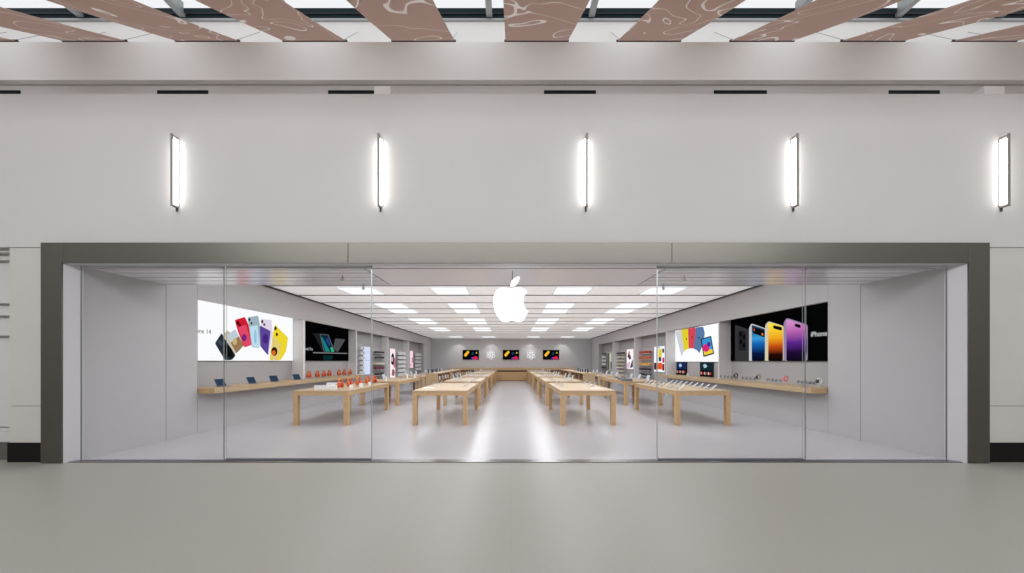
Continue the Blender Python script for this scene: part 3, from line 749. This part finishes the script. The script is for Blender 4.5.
def laptop():
    t = empty('laptop', (0, 0, 0), 'x', 'laptop', 'laptops on tables')
    b = MB().box(-.16, .16, -.22, 0, 0, .014, .004).build('base', M_silver, t)
    MB().box(-.14, .14, -.12, -.02, .014, .0155).build('keyboard', M_grey_pl, b)
    MB().box(-.05, .05, -.205, -.135, .014, .015).build('trackpad', M_white_pl, b)
    R_ = Matrix.Translation((0, -.003, .014)) @ Matrix.Rotation(math.radians(-18), 4, 'X')
    l = MB().box(-.16, .16, -.004, .004, 0, .215, .003, R_).build('lid', M_silver, t)
    MB().box(-.152, .152, -.0052, -.004, .01, .206, 0, R_).build('laptop_screen', M_screen2, l)
    return t
LP = Kind(laptop())
for cn, x in TX.items():
    for k in (1, 2, 3, 4):
        n_ = 3 if k < 3 else 2
        for j in range(n_):
            for sd in (-1, 1):
                if cn == 'left outer' and k == 1 and j in (0, 2): continue
                LP.put((x+sd*.40, TY[k]+.7+j*1.05, TH), 'open silver laptop, %s on the %s side of the %s table, %s column' % (ORD[j], 'left' if sd < 0 else 'right', fr[k], cn), math.radians(-sd*90 if False else (90 if sd < 0 else -90)), 'laptops on tables')
# phones on the two inner front tables
for cn in ('left inner', 'right inner'):
    for sd in (-1, 1):
        for j, dy in enumerate((1.45, 2.1, 2.75)):
            kd = ph_d if (sd > 0) == (cn == 'left inner') else ph_l
            kd.put((TX[cn]+sd*.48, TY[0]+dy, TH), 'tilted phone on a stand, %s on the %s side of the %s front table' % (ORD[j], 'left' if sd < 0 else 'right', cn), 0, 'phones on stands')
pad = simple('paper_pad', 'paper', MB().box(-.16, .16, -.11, .11, 0, .012, .003), M_white_pl)
pad.put((2.48, 10.75, TH), 'flat white pad lying on the right inner front table')
pad.put((-2.42, 10.9, TH), 'flat white pad lying on the left inner front table')
# items at the second left outer table
hd = simple('speaker', 'speaker', MB().cyl((0, 0, 0), (0, 0, .19), .05, .04, 20), M_white_pl, True)
hd.put((-4.85, 17.3, TH), 'white cylindrical speaker at the rear of the second left outer table, left one')
hd.put((-4.62, 17.75, TH), 'white cylindrical speaker at the rear of the second left outer table, right one')
hd.put((-5.05, 14.9, TH), 'white cylindrical speaker at the front of the second left outer table')
dk = simple('dark_case', 'case', MB().box(-.03, .03, -.05, .05, 0, .19, .006), M_navy)
for k in range(6): dk.put((-4.3+k*.0+.06*(k % 2), 19.3+k*.55, 1.12), 'dark upright case on the nearer left shelf unit, %s' % ORD[k], 0, 'cases on the shelf units')
for k in range(5): dk.put((4.05, 19.5+k*.7, 1.12), 'dark upright case on the nearer right shelf unit, %s' % ORD[k], 0, 'cases on the shelf units')
gy = simple('slate_box', 'box', MB().box(-.2, .2, -.14, .14, 0, .09, .006), M_grey_pl)
for k, (x, y) in enumerate(((4.62, 14.85), (4.80, 15.95), (5.0, 17.1))): gy.put((x, y, TH) if False else (x+.0, y-.05, TH), 'flat grey box on the second right outer table, %s' % ORD[k], 0, 'flat grey boxes')

# watches on the right ledge
def watch(bm_, fm, h=.13, r=.026):
    t = empty('watch', (0, 0, 0), 'x', 'watch', 'watches on the right ledge')
    MB().cyl((0, 0, 0), (0, 0, .01), .03).cyl((0, 0, .01), (0, 0, h-r), .005).build('stand', M_silver, t)
    pts = [(math.cos(a)*r*1.1, 0, h-r+math.sin(a)*r*1.4+.01) for a in [k*2*math.pi/16 for k in range(17)]]
    MB().tube(pts, r*.28, 6).build('strap', bm_, t, True)
    MB().box(-r*1.3, -r*.95, -r*.8, r*.8, h-r*1.8, h-r*.1, .003).build('watch_case', fm, t)
    return t
ws = Kind(watch(M_grey_pl, M_navy))
gi = 0
for gn, lst in (('front', (799, 803, 807, 811, 815)), ('second', (768.5, 773, 777, 781)), ('third', (743, 747, 751, 755)), ('fourth', (721, 725, 728.5, 732))):
    for k, px in enumerate(lst[::-1]):
        ws.put((7.56, F*7.56/(px-CX), ZL), 'small grey strapped watch on a stand, %s of the %s group on the right ledge' % (ORD[k], gn), 0, 'watches on the right ledge')
for px, m1, m2, lb in ((819.5, M_white_pl, M_black, 'large white strapped'), (786, M_pink, M_pink, 'large pink'), (758.5, M_green, M_black, 'large green strapped'), (736, M_black, M_black, 'large black')):
    o = watch(m1, m2, .21, .05); o['label'] = lb+' watch on a taller stand on the right ledge'; o.location = (7.60, F*7.6/(px-CX), ZL)
# screens standing under the tablet graphic
for y0, y1, s_, c1 in ((14.85, 15.85, 'nearer one', (20, 44, 52)), (17.1, 18.1, 'farther one', (24, 40, 84))):
    t = empty('wall_screen', (XBR-.01, (y0+y1)/2, ZL), 'dark lit screen under the tablet graphic on the right ledge, '+s_, 'screen', 'screens on the right ledge'); h = (y1-y0)/2
    MB().box(-.05, 0, -h, h, 0, .62, .005).build('casing', M_black, t)
    s = MB().box(-.053, -.05, -h+.02, h-.02, .02, .60).build('screen', emit('night %d' % c1[2], c1, 1), t)
    MB().prism([(-.054, -.12*h, .40), (-.054, .3*h, .36), (-.054, .45*h, .5), (-.054, .1*h, .54), (-.054, -.2*h, .46)], (-.001, 0, 0)).build('picture_shape', emit('ice', (170, 196, 222), 1), s)
    MB().box(-.054, -.053, -h+.02, h-.02, .02, .27).build('picture_band', emit('night band', (18, 14, 18), 1), s)
    for j in range(6):
        a = -h+.1+j*(2*h-.2)/5.4; c = [(190, 60, 50), (220, 200, 190), (150, 70, 60), (200, 190, 180), (170, 50, 50), (215, 150, 120)][j]
        MB().box(-.0555, -.054, a, a+.09, .09, .20).build('picture_tile', emit('ink %d %d %d' % c, c, 1), s)
o = wb.put((7.9, 16.5, ZL), 'small white box between the two dark screens on the right ledge')

# ---------------------------------------------------------------- accessory bays
def shelves(s, y0, y1, zs, lb, goods, depth=.3, gl='goods'):
    XW = XBL if s < 0 else XBR
    t = empty('accessory_rack', (XW, (y0+y1)/2, zs[-1]), lb, 'shelves'); oy, oz = (y0+y1)/2, zs[-1]
    a, b = sorted((0, -s*.015)); MB().box(a, b, y0-oy, y1-oy, -.08, zs[0]-oz+.3).build('back_panel', M_swall, t)
    a, b = sorted((-s*.015, -s*depth))
    for z in zs: MB().box(a, b, y0-oy, y1-oy, z-oz-.015, z-oz).build('shelf_board', M_white_pl, t)
    n_ = max(2, int((y1-y0)/.26)); st = (y1-y0)/n_
    for i, z in enumerate(zs):
        kd, cn = goods[i]
        for k in range(n_):
            kd.put((XW-s*(depth*.58), y0+st*(k+.5), z), '%s %s, %s shelf down of %s' % (ORD[k], cn, (['first']+ORD[1:])[i], gl), 0, 'goods on '+gl)
def good(nm, m_, h=.15, w=.16): return simple(nm, 'box', MB().box(-.07, .07, -w/2, w/2, 0, h, .012), m_)
gW = good('white_package', M_white_pl, .19, .17); gB = good('dark_pouch', mat('dark pouch', (34, 32, 34), .5), .12, .2)
gR = good('red_case', M_winered, .14, .2); gO = good('orange_case', M_orange, .15, .2); gY = good('amber_case', M_yellow, .13, .2); gT = good('beige_package', mat('beige', (216, 206, 176), .5), .07, .19)
gD = good('dull_red_case', mat('dull red', (110, 50, 52), .5), .18, .2); gK = good('slim_white_package', M_white_pl, .15, .1)
shelves(-1, 19.25, 19.85, [2.36, 2.1, 1.84, 1.58, 1.32, 1.06], 'narrow rack of white goods in the left wall, beside the bright panel', [(gK, 'slim white package')]*6, .25, 'the narrow left rack')
shelves(-1, 21.35, 22.7, [2.2, 1.88, 1.56, 1.24, .92, .6], 'rack of dark pouches in the left wall, right of the bright panel', [(gB, 'dark pouch'), (gB, 'dark pouch'), (gT, 'beige package'), (gD, 'dull red case'), (gB, 'dark pouch'), (gB, 'dark pouch')], .3, 'the dark pouch rack on the left')
shelves(-1, 25.7, 27.35, [2.2, 1.9, 1.6, 1.3, 1.0, .7], 'rack of white packages in the left wall, fourth bay', [(gW, 'white package')]*6, .3, 'the white rack in the fourth left bay')
shelves(-1, 30.4, 31.95, [2.2, 1.9, 1.6, 1.3, 1.0], 'rack of white packages in the left wall, rearmost bay', [(gW, 'white package')]*5, .3, 'the white rack in the rearmost left bay')
shelves(1, 21.15, 22.9, [2.2, 1.86, 1.5, 1.2, .88], 'rack of red, orange and dark goods in the right wall', [(gR, 'red case'), (gO, 'orange case'), (gY, 'amber case'), (gB, 'dark pouch'), (gB, 'dark pouch')], .3, 'the colourful right rack')
shelves(1, 26.1, 27.8, [2.25, 2.0, 1.75, 1.5, 1.25, 1.0, .75], 'rack of flat beige packages in the right wall', [(gB, 'dark pouch')]+[(gT, 'beige package')]*6, .3, 'the beige right rack')
shelves(1, 31.2, 32.3, [2.3, 2.0, 1.7, 1.4, 1.1], 'rack of small white and dark packages in the rearmost right bay', [(gB, 'dark pouch'), (gW, 'white package'), (gW, 'white package'), (gW, 'white package'), (gB, 'dark pouch')], .3, 'the rearmost right rack')
# upright lit posters in the bays
def poster(s, y0, y1, z0, z1, base, lb, shapes):
    g = Graphic(s, y0, y1, z0, z1, base, lb, 0, 0, 1, 'lit_poster')
    W, H = y1-y0, z1-z0
    for nm, pts, col in shapes:
        P = []
        for u, v in pts: P.append(Vector((g.XW-s*g.off, (y0+u*W) if s < 0 else (y1-u*W), z0+v*H)))
        g.add(rounded(P, .06), emit('ink %d %d %d' % col, col, 1), nm)
def rc(a, b, c, d): return [(a, b), (c, b), (c, d), (a, d)]
poster(-1, 19.9, 20.9, 1.0, 2.54, (205, 214, 240), 'bright bluish white lit panel in the third bay of the left wall', [('print_line', rc(.1, .8, .9, .82), (180, 190, 225)), ('print_line', rc(.1, .5, .9, .52), (180, 190, 225))])
poster(-1, 24.3, 25.4, .6, 2.58, (242, 226, 230), 'lit white poster of a black strap loop in the fourth bay of the left wall', [('printed_strap', [(.2, .5), (.65, .42), (.8, .6), (.75, .8), (.5, .86), (.25, .75)], (30, 28, 32)), ('printed_strap', rc(.3, .56, .5, .72), (226, 214, 220)), ('printed_flower', [(.3, .1), (.8, .06), (.95, .2), (.7, .32), (.4, .28)], (150, 96, 96)), ('printed_flower', rc(.7, .35, .98, .7), (190, 110, 130))])
poster(-1, 29.1, 30.0, 1.2, 2.56, (236, 206, 216), 'narrow pink lit poster in the rearmost bay of the left wall', [('printed_shape', rc(.6, .3, .95, .6), (190, 120, 140)), ('printed_shape', rc(.1, .1, .5, .25), (215, 150, 165))])
poster(1, 19.5, 20.95, 1.15, 2.55, (238, 238, 242), 'lit white poster with coloured straps in the third bay of the right wall', [('printed_strap', rc(.42, .58, .75, .9), (232, 208, 60)), ('printed_strap', rc(.45, .42, .7, .58), (36, 70, 76)), ('printed_strap', rc(.36, .1, .78, .36), (232, 92, 36)), ('printed_strap', rc(.02, .08, .3, .36), (66, 32, 50)), ('printed_strap', rc(.8, .36, .98, .56), (206, 48, 96)), ('printed_strap', rc(.8, .06, .98, .32), (130, 24, 34)), ('printed_strap', rc(.8, .74, .96, .9), (40, 36, 48)), ('printed_mark', rc(.4, .93, .6, .96), (90, 80, 130))])
poster(1, 24.5, 25.9, 1.2, 2.56, (244, 236, 240), 'lit white poster with a dark figure shape in the fourth bay of the right wall', [('printed_shape', [(.15, .62), (.5, .45), (.7, .55), (.4, .85), (.2, .8)], (70, 54, 62)), ('printed_shape', [(.25, .75), (.5, .7), (.5, .88), (.3, .9)], (196, 140, 110)), ('printed_shape', [(.1, .3), (.6, .38), (.35, .02), (.05, .02)], (216, 180, 206)), ('printed_shape', [(.5, .05), (.95, .1), (.95, .5), (.7, .3)], (66, 62, 70))])
poster(1, 29.6, 31.1, .95, 2.5, (150, 152, 140), 'lit olive poster in the rearmost bay of the right wall', [('printed_shape', rc(.05, .04, .35, .95), (78, 76, 58)), ('printed_shape', rc(.55, .5, .75, .9), (206, 206, 200)), ('printed_shape', rc(.7, .1, .95, .45), (90, 92, 96))])
bpy.context.view_layer.update()
